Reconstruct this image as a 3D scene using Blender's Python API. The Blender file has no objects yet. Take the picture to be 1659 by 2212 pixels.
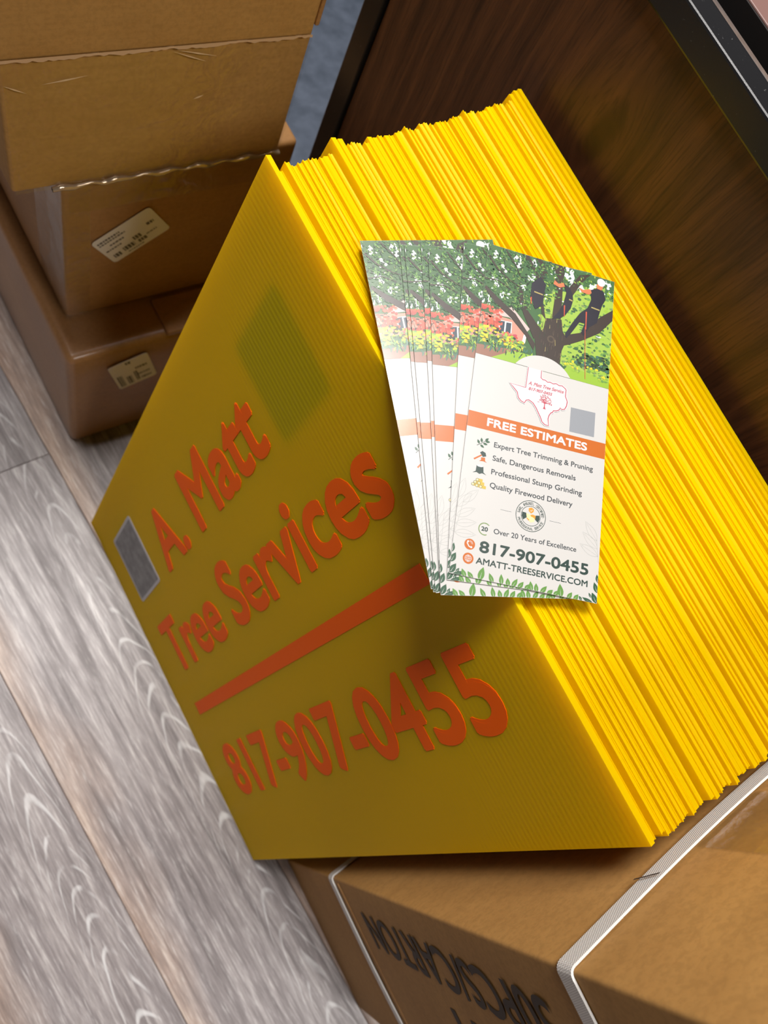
import bpy, bmesh, math, random
from mathutils import Matrix, Vector

random.seed(7)
scene = bpy.context.scene
COL = scene.collection

# ------------------------------------------------------------------ camera
cam_data = bpy.data.cameras.new('camera')
cam = bpy.data.objects.new('camera', cam_data)
COL.objects.link(cam)
RX = Vector((0.80870594, -0.4718596, 0.35120254))      # image right
RY = Vector((-0.3690335, -0.87194857, -0.32174519))    # image down
RZ = Vector((0.45804911, 0.13059174, -0.87928198))     # view direction
m = Matrix((RX, -RY, -RZ)).transposed().to_4x4()
m.translation = Vector((-0.12294916, 0.171467, 0.95411288))
cam.matrix_world = m
cam_data.sensor_fit = 'VERTICAL'
cam_data.sensor_height = 36.0
cam_data.sensor_width = 27.0
cam_data.lens = 1595.33 * 36.0 / 2212.0
cam_data.clip_start = 0.01
cam_data.dof.use_dof = True
cam_data.dof.focus_distance = 0.44
cam_data.dof.aperture_fstop = 9.0
scene.camera = cam

# ------------------------------------------------------------------ light
world = bpy.data.worlds.new('room_ambience')
scene.world = world
world.use_nodes = True
wb = world.node_tree.nodes['Background']
wb.inputs['Color'].default_value = (0.86, 0.92, 1.0, 1)
wb.inputs['Strength'].default_value = 0.03

def ceiling_light(loc, size, energy, color=(1.0, 0.965, 0.935)):
    ld = bpy.data.lights.new('ceiling_panel_light', 'AREA')
    ld.shape = 'RECTANGLE'
    ld.size, ld.size_y = size
    ld.energy = energy
    ld.color = color
    o = bpy.data.objects.new('ceiling_panel_light', ld)
    o.location = loc
    COL.objects.link(o)
    return o
ceiling_light((0.24, 1.00, 2.66), (1.2, 0.6), 82)
ceiling_light((0.45, -1.45, 2.66), (1.2, 0.6), 40)
cy = scene.cycles
cy.use_adaptive_sampling = True
cy.adaptive_threshold = 0.13
cy.adaptive_min_samples = 16
cy.max_bounces = 7
cy.diffuse_bounces = 5
cy.glossy_bounces = 3
cy.transmission_bounces = 5
cy.transparent_max_bounces = 8
cy.caustics_reflective = False
cy.caustics_refractive = False

vs = scene.view_settings
vs.view_transform = 'Standard'
vs.look = 'None'
vs.gamma = 1.0
vs.use_curve_mapping = False
vs.exposure = 0.29

# ------------------------------------------------------------------ helpers
def lin(c):
    c = c / 255.0
    return c / 12.92 if c <= 0.04045 else ((c + 0.055) / 1.055) ** 2.4
def rgb(*c):
    return (lin(c[0]), lin(c[1]), lin(c[2]), 1.0)

class NT:
    def __init__(self, name):
        self.mat = bpy.data.materials.new(name)
        self.mat.use_nodes = True
        self.t = self.mat.node_tree
        self.n = self.t.nodes
        self.b = self.n['Principled BSDF']
        self.out = self.n['Material Output']
    def new(self, kind, **kw):
        nd = self.n.new(kind)
        for k, v in kw.items():
            setattr(nd, k, v)
        return nd
    def link(self, a, b):
        self.t.links.new(a, b)
    def coords(self, scale=(1, 1, 1), rot=(0, 0, 0), loc=(0, 0, 0), kind='Object'):
        tc = self.new('ShaderNodeTexCoord')
        mp = self.new('ShaderNodeMapping')
        mp.inputs['Scale'].default_value = scale
        mp.inputs['Rotation'].default_value = rot
        mp.inputs['Location'].default_value = loc
        self.link(tc.outputs[kind], mp.inputs['Vector'])
        return mp.outputs['Vector']
    def noise(self, vec, scale, detail=4, rough=0.55, dist=0.0):
        nd = self.new('ShaderNodeTexNoise')
        nd.inputs['Scale'].default_value = scale
        nd.inputs['Detail'].default_value = detail
        nd.inputs['Roughness'].default_value = rough
        nd.inputs['Distortion'].default_value = dist
        self.link(vec, nd.inputs['Vector'])
        return nd.outputs['Fac']
    def ramp(self, fac, stops):
        nd = self.new('ShaderNodeValToRGB')
        el = nd.color_ramp.elements
        while len(el) < len(stops):
            el.new(0.5)
        for e, (p, c) in zip(el, stops):
            e.position = p
            e.color = c if not isinstance(c, (int, float)) else (c, c, c, 1)
        self.link(fac, nd.inputs['Fac'])
        return nd.outputs['Color']
    def math(self, op, a, b=None, c=None, clamp=False):
        nd = self.new('ShaderNodeMath', operation=op)
        nd.use_clamp = clamp
        for i, v in enumerate((a, b, c)):
            if v is None:
                continue
            if isinstance(v, (int, float)):
                nd.inputs[i].default_value = v
            else:
                self.link(v, nd.inputs[i])
        return nd.outputs[0]
    def mix(self, fac, a, b, blend='MIX'):
        nd = self.new('ShaderNodeMix', data_type='RGBA', blend_type=blend)
        for sock, v in ((nd.inputs[0], fac), (nd.inputs[6], a), (nd.inputs[7], b)):
            if isinstance(v, (int, float)):
                sock.default_value = v
            elif isinstance(v, tuple):
                sock.default_value = v
            else:
                self.link(v, sock)
        return nd.outputs[2]
    def bump(self, height, strength, dist=0.001):
        nd = self.new('ShaderNodeBump')
        nd.inputs['Strength'].default_value = strength
        nd.inputs['Distance'].default_value = dist
        self.link(height, nd.inputs['Height'])
        self.link(nd.outputs['Normal'], self.b.inputs['Normal'])
        return nd.outputs['Normal']
    def set(self, color=None, rough=None, spec=None, metal=None, coat=None, coat_rough=None):
        for k, v in (('Base Color', color), ('Roughness', rough), ('Specular IOR Level', spec),
                     ('Metallic', metal), ('Coat Weight', coat), ('Coat Roughness', coat_rough)):
            if v is None:
                continue
            if isinstance(v, (int, float, tuple)):
                self.b.inputs[k].default_value = v
            else:
                self.link(v, self.b.inputs[k])
        return self

def plain(name, color, rough=0.5, spec=0.4, **kw):
    return NT(name).set(color, rough, spec, **kw).mat

def link_mesh(name, verts, faces, mats, parent=None, mat_idx=None, smooth=False):
    me = bpy.data.meshes.new(name)
    me.from_pydata([tuple(v) for v in verts], [], faces)
    if not isinstance(mats, (list, tuple)):
        mats = [mats]
    for mt in mats:
        me.materials.append(mt)
    if mat_idx:
        me.polygons.foreach_set('material_index', mat_idx)
    if smooth:
        me.polygons.foreach_set('use_smooth', [True] * len(me.polygons))
    me.update()
    return link_obj(name, me, parent)

def link_obj(name, me, parent=None):
    o = bpy.data.objects.new(name, me)
    COL.objects.link(o)
    if parent is not None:
        o.parent = parent
    return o

def tag(o, label=None, category=None, group=None, kind=None):
    for k, v in (('label', label), ('category', category), ('group', group), ('kind', kind)):
        if v:
            o[k] = v
    return o

def empty(name, loc):
    o = bpy.data.objects.new(name, None)
    o.empty_display_size = 0.05
    o.location = loc
    COL.objects.link(o)
    return o

class BM:
    """collects shapes into one mesh"""
    def __init__(self):
        self.v, self.f, self.mi = [], [], []
    def box(self, x0, x1, y0, y1, z0, z1, mi=0):
        k = len(self.v)
        self.v += [(x0, y0, z0), (x1, y0, z0), (x1, y1, z0), (x0, y1, z0),
                   (x0, y0, z1), (x1, y0, z1), (x1, y1, z1), (x0, y1, z1)]
        for q in ((0, 3, 2, 1), (4, 5, 6, 7), (0, 1, 5, 4), (1, 2, 6, 5), (2, 3, 7, 6), (3, 0, 4, 7)):
            self.f.append([k + i for i in q])
            self.mi.append(mi)
        return self
    def poly(self, pts, mi=0):
        k = len(self.v)
        self.v += [tuple(p) for p in pts]
        self.f.append(list(range(k, k + len(pts))))
        self.mi.append(mi)
        return self
    def mesh(self, verts, faces, mi=0):
        k = len(self.v)
        self.v += [tuple(p) for p in verts]
        for q in faces:
            self.f.append([k + i for i in q])
            self.mi.append(mi)
        return self
    def build(self, name, mats, parent=None, bevel=0.0, seg=2, smooth=False):
        o = link_mesh(name, self.v, self.f, mats, parent, self.mi, smooth)
        if bevel:
            b = bmesh.new()
            b.from_mesh(o.data)
            bmesh.ops.bevel(b, geom=b.edges[:], offset=bevel, segments=seg, affect='EDGES', profile=0.5)
            b.to_mesh(o.data)
            b.free()
        return o

# text -> flat mesh data, fitted to a box
def text_fat(s, x0, x1, y0, cap, fat, shear=0.0, n=8):
    """heavy lettering: the outline thickened by overlaying shifted copies; fat in the units of the box"""
    vs_, fs = text_data(s, x0 + fat, x1 - fat, y0 + fat, cap - 2 * fat, 0.0, shear)
    out = [(vs_, fs)]
    for i in range(n):
        a = 2 * math.pi * (i + 0.5) / n
        out.append(([(p[0] + fat * 1.06 * math.cos(a), p[1] + fat * 1.06 * math.sin(a)) for p in vs_], fs))
    return out
def text_data(s, x0, x1, y0, cap, bold=0.0, shear=0.0):
    """flat outline mesh of s: baseline at y0, cap height cap, spanning x0..x1"""
    cu = bpy.data.curves.new('lettering_source', 'FONT')
    cu.body = s
    cu.size = 1.0
    cu.offset = bold
    cu.shear = shear
    cu.resolution_u = 5
    cu.fill_mode = 'BOTH'
    o = bpy.data.objects.new('lettering_source', cu)
    COL.objects.link(o)
    dg = bpy.context.evaluated_depsgraph_get()
    me = bpy.data.meshes.new_from_object(o.evaluated_get(dg))
    vs_ = [v.co.copy() for v in me.vertices]
    fs = [list(p.vertices) for p in me.polygons]
    bpy.data.objects.remove(o)
    bpy.data.curves.remove(cu)
    bpy.data.meshes.remove(me)
    lo = min(v.x for v in vs_)
    hi = max(v.x for v in vs_)
    k = (x1 - x0) / (hi - lo)
    ky = cap / CAP
    return [(x0 + (v.x - lo) * k, y0 + v.y * ky) for v in vs_], fs

def cap_height():
    cu = bpy.data.curves.new('lettering_source', 'FONT')
    cu.body = 'H'
    o = bpy.data.objects.new('lettering_source', cu)
    COL.objects.link(o)
    dg = bpy.context.evaluated_depsgraph_get()
    me = bpy.data.meshes.new_from_object(o.evaluated_get(dg))
    h = max(v.co.y for v in me.vertices)
    bpy.data.objects.remove(o)
    bpy.data.curves.remove(cu)
    bpy.data.meshes.remove(me)
    return h
CAP = cap_height()

# ------------------------------------------------------------------ materials
def mat_plank():
    t = NT('grey_oak_plank')
    tc = t.new('ShaderNodeTexCoord')
    info = t.new('ShaderNodeObjectInfo')
    rnd = info.outputs['Random']
    sep = t.new('ShaderNodeSeparateXYZ')
    t.link(tc.outputs['Object'], sep.inputs[0])
    x, y = sep.outputs[0], sep.outputs[1]
    yy = t.math('ADD', y, t.math('MULTIPLY', rnd, 37.0))
    comb = t.new('ShaderNodeCombineXYZ')
    t.link(x, comb.inputs[0]); t.link(yy, comb.inputs[1]); t.link(t.math('MULTIPLY', rnd, 9.0), comb.inputs[2])
    def stretched(sx, sy):
        mp = t.new('ShaderNodeMapping')
        mp.inputs['Scale'].default_value = (sx, sy, 1)
        t.link(comb.outputs[0], mp.inputs['Vector'])
        return mp.outputs['Vector']
    streak = t.noise(stretched(120, 6), 1.0, 6, 0.62)
    streak2 = t.noise(stretched(430, 34), 1.0, 4, 0.65)
    cloud = t.noise(stretched(9, 3), 1.0, 3, 0.5)
    # nested arches of flat sawn grain
    x0 = t.math('ADD', 0.056, t.math('MULTIPLY', t.math('SUBTRACT', rnd, 0.5), 0.02))
    wob = t.math('MULTIPLY', t.math('SUBTRACT', t.noise(stretched(14, 7), 1.0, 2), 0.5), 0.11)
    dx = t.math('SUBTRACT', x, x0)
    v = t.math('ADD', t.math('ADD', yy, wob), t.math('MULTIPLY', t.math('MULTIPLY', dx, dx), 150.0))
    ph = t.math('SINE', t.math('MULTIPLY', v, 6.2832 / 0.041))
    lines = t.ramp(t.math('MULTIPLY_ADD', ph, 0.5, 0.5), [(0.84, 0), (0.99, 1)])
    near = t.ramp(t.math('ABSOLUTE', dx), [(0.008, 1), (0.032, 0)])
    broken = t.ramp(t.noise(stretched(60, 25), 1.0, 2), [(0.40, 0), (0.60, 1)])
    arch = t.math('MULTIPLY', t.math('MULTIPLY', lines, near), broken)
    grey = t.ramp(streak, [(0.30, rgb(98, 90, 90)), (0.50, rgb(140, 132, 132)), (0.72, rgb(184, 177, 175))])
    tan = t.ramp(streak, [(0.30, rgb(134, 108, 92)), (0.52, rgb(172, 146, 128)), (0.76, rgb(196, 174, 156))])
    tanmask = t.ramp(t.math('ADD', t.math('MULTIPLY', x, 7.0), t.math('MULTIPLY', cloud, 1.1)), [(0.02, 1), (0.38, 0)])
    col = t.mix(tanmask, grey, tan)
    col = t.mix(t.math('MULTIPLY', t.ramp(streak2, [(0.35, 1), (0.55, 0)]), 0.42), col, rgb(92, 82, 80))
    col = t.mix(t.math('MULTIPLY', t.ramp(streak2, [(0.55, 0), (0.74, 1)]), 0.45), col, rgb(222, 219, 216))
    col = t.mix(t.math('MULTIPLY', arch, 0.55), col, rgb(232, 232, 232))
    # per plank tone
    tone = t.new('ShaderNodeHueSaturation')
    t.link(col, tone.inputs['Color'])
    t.link(t.math('MULTIPLY_ADD', rnd, 0.22, 0.86), tone.inputs['Value'])
    t.set(tone.outputs[0], t.ramp(streak, [(0.3, 0.5), (0.7, 0.36)]), 0.5)
    t.bump(t.math('ADD', streak2, arch), 0.25, 0.0006)
    return t.mat

def mat_cardboard(name, a, b, rough=0.75, coat=0.0, direction=0):
    t = NT(name)
    vec = t.coords()
    n1 = t.noise(vec, 9, 5, 0.6)
    n2 = t.noise(t.coords((1, 1, 1)), 260, 3, 0.6)
    n3 = t.noise(t.coords((1, 1, 14) if direction else (30, 30, 340)), 6 if direction else 1, 3, 0.5)
    col = t.ramp(n1, [(0.3, a), (0.7, b)])
    col = t.mix(t.math('MULTIPLY', t.ramp(n2, [(0.38, 1), (0.56, 0)]), 0.22), col, tuple(c * 0.55 for c in a[:3]) + (1,))
    col = t.mix(t.math('MULTIPLY', t.ramp(n3, [(0.35, 1), (0.6, 0)]), 0.18), col, tuple(c * 0.7 for c in a[:3]) + (1,))
    t.set(col, rough, 0.3)
    if coat:
        t.set(coat=coat, coat_rough=0.22)
    t.bump(t.math('ADD', n2, t.math('MULTIPLY', n1, 2.0)), 0.2, 0.0006)
    return t.mat

def mat_coroplast():
    t = NT('yellow_corrugated_plastic')
    base = (0.98, 0.75, 0.0, 1)
    vec = t.coords()
    spot = t.noise(vec, 14, 3, 0.5)
    col = t.mix(t.math('MULTIPLY', spot, 0.12), base, (0.95, 0.70, 0.0, 1))
    wave = t.new('ShaderNodeTexWave', wave_type='BANDS', bands_direction='X')
    wave.inputs['Scale'].default_value = 1.0
    wave.inputs['Distortion'].default_value = 0.0
    mp = t.coords((73, 1, 1))
    t.link(mp, wave.inputs['Vector'])
    nrm = t.bump(wave.outputs['Fac'], 0.16, 0.0004)
    t.set(col, 0.42, 0.18)
    tr = t.new('ShaderNodeBsdfTranslucent')
    tr.inputs['Color'].default_value = (1.0, 0.74, 0.0, 1)
    mx = t.new('ShaderNodeMixShader')
    mx.inputs[0].default_value = 0.55
    t.link(t.b.outputs[0], mx.inputs[1])
    t.link(tr.outputs[0], mx.inputs[2])
    t.link(mx.outputs[0], t.out.inputs['Surface'])
    return t.mat

def mat_walnut():
    t = NT('dark_walnut_laminate')
    tc = t.new('ShaderNodeTexCoord')
    sep = t.new('ShaderNodeSeparateXYZ')
    t.link(tc.outputs['Object'], sep.inputs[0])
    y, z = sep.outputs[1], sep.outputs[2]
    # grain runs up the panel and flows round a knot
    ky, kz = KNOT
    dy = t.math('SUBTRACT', y, ky)
    dz = t.math('SUBTRACT', z, kz)
    r2 = t.math('ADD', t.math('MULTIPLY', t.math('MULTIPLY', dy, dy), 900.0), t.math('MULTIPLY', t.math('MULTIPLY', dz, dz), 160.0))
    pull = t.math('MULTIPLY', dy, t.math('DIVIDE', -0.9, t.math('ADD', r2, 1.0)))
    wob = t.noise(t.coords((1, 6, 3)), 1.0, 3, 0.5)
    g = t.math('ADD', t.math('ADD', y, pull), t.math('MULTIPLY', wob, 0.05))
    comb = t.new('ShaderNodeCombineXYZ')
    t.link(t.math('MULTIPLY', g, 90.0), comb.inputs[1])
    t.link(t.math('MULTIPLY', z, 5.0), comb.inputs[2])
    n1 = t.noise(comb.outputs[0], 1.0, 5, 0.6)
    comb2 = t.new('ShaderNodeCombineXYZ')
    t.link(t.math('MULTIPLY', g, 600.0), comb2.inputs[1])
    t.link(t.math('MULTIPLY', z, 40.0), comb2.inputs[2])
    n2 = t.noise(comb2.outputs[0], 1.0, 3, 0.6)
    col = t.ramp(n1, [(0.32, rgb(62, 41, 28)), (0.5, rgb(84, 55, 36)), (0.7, rgb(106, 70, 44))])
    col = t.mix(t.math('MULTIPLY', t.ramp(n2, [(0.36, 1), (0.5, 0)]), 0.4), col, rgb(40, 26, 19))
    eye = t.ramp(r2, [(0.02, 1), (0.16, 0)])
    col = t.mix(t.math('MULTIPLY', eye, 0.7), col, rgb(34, 22, 16))
    t.set(col, 0.46, 0.35)
    t.bump(n2, 0.15, 0.0005)
    return t.mat

def mat_metal():
    t = NT('black_powder_coat')
    n = t.noise(t.coords(), 900, 2, 0.5)
    dust = t.ramp(t.noise(t.coords(), 330, 2, 0.6), [(0.70, 0), (0.76, 1)])
    t.set(t.mix(t.math('MULTIPLY', dust, 0.35), rgb(22, 22, 24), rgb(150, 150, 150)), 0.33, 0.5)
    t.bump(n, 0.12, 0.0003)
    return t.mat

def mat_tape(name, amount=0.12, rough=0.12, tint=(1, 1, 1, 1)):
    t = NT(name)
    tr = t.new('ShaderNodeBsdfTransparent')
    tr.inputs['Color'].default_value = tint
    gl = t.new('ShaderNodeBsdfGlossy')
    gl.inputs['Roughness'].default_value = rough
    n = t.noise(t.coords((1, 1, 1)), 46, 4, 0.6, 1.2)
    bp = t.new('ShaderNodeBump')
    bp.inputs['Strength'].default_value = 0.5
    bp.inputs['Distance'].default_value = 0.003
    t.link(n, bp.inputs['Height'])
    t.link(bp.outputs['Normal'], gl.inputs['Normal'])
    lw = t.new('ShaderNodeLayerWeight')
    lw.inputs['Blend'].default_value = 0.5
    mx = t.new('ShaderNodeMixShader')
    t.link(t.math('MULTIPLY_ADD', t.math('POWER', lw.outputs['Facing'], 3.0), 0.35, amount * 0.4, clamp=True), mx.inputs[0])
    t.link(tr.outputs[0], mx.inputs[1])
    t.link(gl.outputs[0], mx.inputs[2])
    t.link(mx.outputs[0], t.out.inputs['Surface'])
    return t.mat

def mat_strap():
    t = NT('white_woven_strap')
    vec = t.coords(kind='UV')
    sep = t.new('ShaderNodeSeparateXYZ')
    t.link(vec, sep.inputs[0])
    u, v = sep.outputs[0], sep.outputs[1]
    a = t.math('SINE', t.math('ADD', t.math('MULTIPLY', u, 6.2832 * 900), t.math('MULTIPLY', v, 6.2832 * 1.2)))
    b = t.math('SINE', t.math('MULTIPLY', v, 6.2832 * 6.0))
    w = t.math('MULTIPLY_ADD', t.math('MULTIPLY', a, b), 0.5, 0.5)
    t.set(t.ramp(w, [(0.1, rgb(176, 172, 168)), (0.6, rgb(232, 230, 226))]), 0.42, 0.4)
    t.bump(w, 0.5, 0.0006)
    return t.mat

KNOT = (0.391, 0.647)
M = {}
M['plank'] = mat_plank()
M['joint'] = plain('floor_underlay', rgb(58, 52, 50), 0.8)
M['kraft'] = mat_cardboard('kraft_cardboard', rgb(176, 132, 70), rgb(192, 148, 84))
M['kraft2'] = mat_cardboard('brown_cardboard', rgb(160, 116, 68), rgb(174, 130, 80), 0.6)
M['kraft3'] = mat_cardboard('film_wrapped_cardboard', rgb(154, 110, 68), rgb(166, 122, 78), 0.5, coat=0.6)
M['carton'] = mat_cardboard('carton_cardboard', rgb(170, 126, 70), rgb(186, 142, 82), 0.72, direction=1)
M['torn'] = plain('torn_cardboard_edge', rgb(200, 164, 122), 0.85)
M['tape'] = mat_tape('clear_packing_tape')
M['yellow'] = mat_coroplast()
M['orange'] = NT('orange_vinyl').set((1.0, 0.135, 0.0, 1), 0.5, 0.1).mat
M['walnut'] = mat_walnut()
M['metal'] = mat_metal()
M['strap'] = mat_strap()
M['ink'] = plain('black_carton_ink', rgb(58, 46, 38), 0.7)
M['paper'] = plain('white_label_paper', rgb(226, 220, 210), 0.5)
M['label_ink'] = plain('label_ink', rgb(104, 96, 88), 0.6)
M['desktop'] = plain('desktop_laminate', rgb(112, 84, 78), 0.4)
M['edge_band'] = plain('desktop_edge_band', rgb(20, 15, 14), 0.6)

# ------------------------------------------------------------------ floor
floor = BM().box(-3.0, 2.4, -3.0, 3.2, -0.05, -0.008).build('floor', M['joint'])
tag(floor, kind='structure')
M['wall'] = plain('taupe_wall_paint', rgb(108, 103, 98), 0.8, 0.2)
for nm, bb in (('wall_left', (-3.1, -3.0, -3.1, 3.3, -0.05, 2.75)), ('wall_right', (2.4, 2.5, -3.1, 3.3, -0.05, 2.75)),
               ('wall_front', (-3.0, 2.4, -3.1, -3.0, -0.05, 2.75)), ('wall_back', (-3.0, 2.4, 3.2, 3.3, -0.05, 2.75)),
               ('ceiling', (-3.1, 2.5, -3.1, 3.3, 2.75, 2.82))):
    tag(BM().box(*bb).build(nm, M['wall']), kind='structure')
PW, PL = 0.163, 1.22
PA = math.radians(3.3)
plank_me = {}
def plank_mesh(x0, x1, y0, y1):
    b = BM().box(x0, x1, y0, y1, -0.009, 0.0)
    o = b.build('plank', M['plank'])
    bm = bmesh.new(); bm.from_mesh(o.data)
    top = [e for e in bm.edges if all(v.co.z > -1e-6 for v in e.verts)]
    bmesh.ops.bevel(bm, geom=top, offset=0.0007, segments=1, affect='EDGES')
    bm.to_mesh(o.data); bm.free()
    me = o.data
    bpy.data.objects.remove(o)
    return me
whole = plank_mesh(-PW / 2 + 0.0002, PW / 2 - 0.0002, -PL / 2 + 0.0002, PL / 2 - 0.0002)
ca, sa = math.cos(PA), math.sin(PA)
ANCHOR = Vector((-0.040, 0.556))       # an end joint seen in the photograph
STAG = {0: 0.0, 1: 0.30, -1: 1.114, 2: 0.93, -2: 0.33, 3: 0.25, -3: 0.95}
for k in range(-17, 14):
    off = STAG.get(k, (k * 0.43) % PL)
    for j in range(-3, 3):
        lx = (k) * PW
        ly = off + (j + 0.5) * PL
        # column 0 has its right seam through the point (-0.009, 0.55)
        px = -0.009 - ca * PW / 2 + lx * ca - ly * sa + 0.0
        py = 0.556 + lx * sa + ly * ca
        if not (-2.9 < px < 2.3 and -2.4 < py < 2.6):
            continue
        o = link_obj('plank', whole, floor)
        o.location = (px, py, 0)
        o.rotation_euler = (0, 0, PA)

# ------------------------------------------------------------------ desk
desk = empty('desk', (0.326, 0.33, 0))
tag(desk, 'dark walnut desk end panel in a black metal frame behind the yellow signs', 'desk')
def dk(name, b, mat, bevel=0.0012):
    o = b.build(name, mat, desk, bevel)
    o.location = (-0.326, -0.33, 0)
    return o
dk('frame_rail', BM().box(0.315, 0.337, 0.006, 0.6205, 0.7215, 0.7405), M['metal'], 0.0016)
dk('leg', BM().box(0.315, 0.337, 0.6215, 0.6455, 0, 0.7405), M['metal'], 0.0016)
dk('leg', BM().box(0.315, 0.337, -0.019, 0.005, 0, 0.7405), M['metal'], 0.0016)
dk('foot_rail', BM().box(0.315, 0.337, 0.006, 0.6205, 0.012, 0.034), M['metal'], 0.0016)
pan = dk('side_panel', BM().box(0.319, 0.333, 0.0065, 0.620, 0.036, 0.7205), M['walnut'], 0)
dk('desktop', BM().box(0.339, 1.45, -0.02, 0.648, 0.7425, 0.7545), [M['desktop']], 0.0008)
dk('edge_strip', BM().box(0.3375, 0.3388, -0.02, 0.648, 0.7415, 0.7535), M['edge_band'], 0)
dk('leg', BM().box(1.42, 1.442, 0.6215, 0.6455, 0, 0.7405), M['metal'], 0.0016)
dk('leg', BM().box(1.42, 1.442, -0.019, 0.005, 0, 0.7405), M['metal'], 0.0016)

# ------------------------------------------------------------------ bluish floor shade beyond the desk leg, painted on an added sheet
def mat_floor_shade():
    t = NT('blue_grey_floor_shade')
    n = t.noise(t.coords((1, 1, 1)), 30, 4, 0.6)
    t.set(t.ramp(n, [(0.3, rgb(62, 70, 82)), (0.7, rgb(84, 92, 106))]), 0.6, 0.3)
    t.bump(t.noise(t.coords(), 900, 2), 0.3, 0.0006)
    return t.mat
shade_sheet = BM().box(-0.55, 0.55, -0.5, 0.5, 0.0004, 0.004).build('floor_shade_sheet', mat_floor_shade(), None, 0.0012)  # thin sheet over the planks, its dark blue-grey stands in for shade
shade_sheet.location = (0.98, 1.36, 0)
tag(shade_sheet, 'bluish floor shade painted on a thin sheet beyond the desk leg, between boxes and desk', 'mat')

# ------------------------------------------------------------------ chair caster seen at the top edge
ch = empty('chair_caster', (0.862, 1.275, 0.0045))
tag(ch, 'black chair caster on the floor beyond the desk leg at the top edge', 'caster')
def disc(r, w, n=24):
    b = BM()
    ring0 = [(-w / 2, r * math.cos(2 * math.pi * i / n), r * math.sin(2 * math.pi * i / n)) for i in range(n)]
    ring1 = [(w / 2, p[1], p[2]) for p in ring0]
    b.poly(ring0[::-1]); b.poly(ring1)
    for i in range(n):
        j = (i + 1) % n
        b.poly([ring0[i], ring0[j], ring1[j], ring1[i]])
    return b
for s in (-1, 1):
    w = disc(0.027, 0.014).build('wheel', M['metal'], ch)
    w.location = (s * 0.013, 0, 0.027)
BM().box(-0.005, 0.005, -0.02, 0.02, 0.03, 0.06).build('fork', M['metal'], ch, 0.002)
disc(0.006, 0.05, 12).build('stem', M['metal'], ch).matrix_local = Matrix.Translation((0, 0.012, 0.08)) @ Matrix.Rotation(math.pi / 2, 4, 'Y')

# ------------------------------------------------------------------ cardboard boxes
def soft_box(name, x, y, z, mat, parent, bev, bulge=0.0, seg=4, n=6, jit=0.0):
    """box with rounded edges and slightly bowed sides: every axis gets support lines at the rounding"""
    h = [(a[1] - a[0]) / 2 for a in (x, y, z)]
    cen = Vector([(a[0] + a[1]) / 2 for a in (x, y, z)])
    def lines(hh):
        edge = [-hh + bev * (1 - math.cos(math.radians(90 * k / seg))) for k in range(seg + 1)]
        inner = [-(hh - bev) + 2 * (hh - bev) * k / n for k in range(1, n)]
        return edge + inner + [-e for e in reversed(edge)]
    g = [lines(hh) for hh in h]
    verts, index, faces = [], {}, []
    def vid(p):
        key = tuple(round(c, 7) for c in p)
        if key not in index:
            index[key] = len(verts)
            q = Vector([max(-hh + bev, min(hh - bev, c)) for c, hh in zip(p, h)])
            d = Vector(p) - q
            w = q + d.normalized() * bev if d.length > 1e-9 else Vector(p)
            u = [w[k] / h[k] for k in range(3)]
            if bulge:
                fade = lambda a, b: max(0.0, 1 - a * a) * max(0.0, 1 - b * b)
                if abs(p[0]) > h[0] - 1e-6: w.x += math.copysign(bulge, p[0]) * fade(u[1], u[2])
                if abs(p[1]) > h[1] - 1e-6: w.y += math.copysign(bulge, p[1]) * fade(u[0], u[2])
            verts.append(w + cen)
        return index[key]
    for ax in range(3):
        a, b_ = (ax + 1) % 3, (ax + 2) % 3
        for sgn in (-1, 1):
            for i in range(len(g[a]) - 1):
                for j in range(len(g[b_]) - 1):
                    q = []
                    for (ii, jj) in ((i, j), (i + 1, j), (i + 1, j + 1), (i, j + 1)):
                        p = [0, 0, 0]; p[ax] = sgn * h[ax]; p[a] = g[a][ii]; p[b_] = g[b_][jj]
                        q.append(vid(p))
                    q = list(dict.fromkeys(q))
                    if len(q) > 2:
                        faces.append(q if sgn > 0 else q[::-1])
    return link_mesh(name, verts, faces, mat, parent, smooth=True)

def rect_front(pts, ycoord):
    return [(p[0], ycoord, p[1]) for p in pts]

def sticker(parent, base, cen, w, h, rot, yplane, name='shipping_label', lines=()):
    """thin paper label on a front (-y) face; local right = +x, up = +z"""
    b = BM()
    r = 0.004
    pts = []
    for cx, cz, a0 in ((w / 2 - r, h / 2 - r, 0), (-w / 2 + r, h / 2 - r, 90), (-w / 2 + r, -h / 2 + r, 180), (w / 2 - r, -h / 2 + r, 270)):
        for a in (0, 30, 60, 90):
            t = math.radians(a0 + a)
            pts.append((cx + r * math.cos(t), cz + r * math.sin(t)))
    n = len(pts)
    fr = [(p[0], -0.0003, p[1]) for p in pts]
    bk = [(p[0], 0.0, p[1]) for p in pts]
    b.poly(fr[::-1]); b.poly(bk)
    for i in range(n):
        j = (i + 1) % n
        b.poly([fr[i], fr[j], bk[j], bk[i]])
    lab = b.build(name, M['paper'], parent)
    lab.matrix_local = Matrix.Translation((cen[0] - base[0], yplane - base[1], cen[1] - base[2])) @ Matrix.Rotation(rot, 4, 'Y')
    p = BM()
    for (x0, x1, z0, z1) in lines:
        # words as runs of small marks
        xx = x0
        while xx < x1 - 0.0005:
            ww = random.uniform(0.0012, 0.0034)
            ww = min(ww, x1 - xx)
            p.poly([(xx, -0.00045, z0), (xx + ww, -0.00045, z0), (xx + ww, -0.00045, z1), (xx, -0.00045, z1)])
            xx += ww + 0.0008
    if lines:
        p.build('label_print', M['label_ink'], lab)
    return lab

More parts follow.
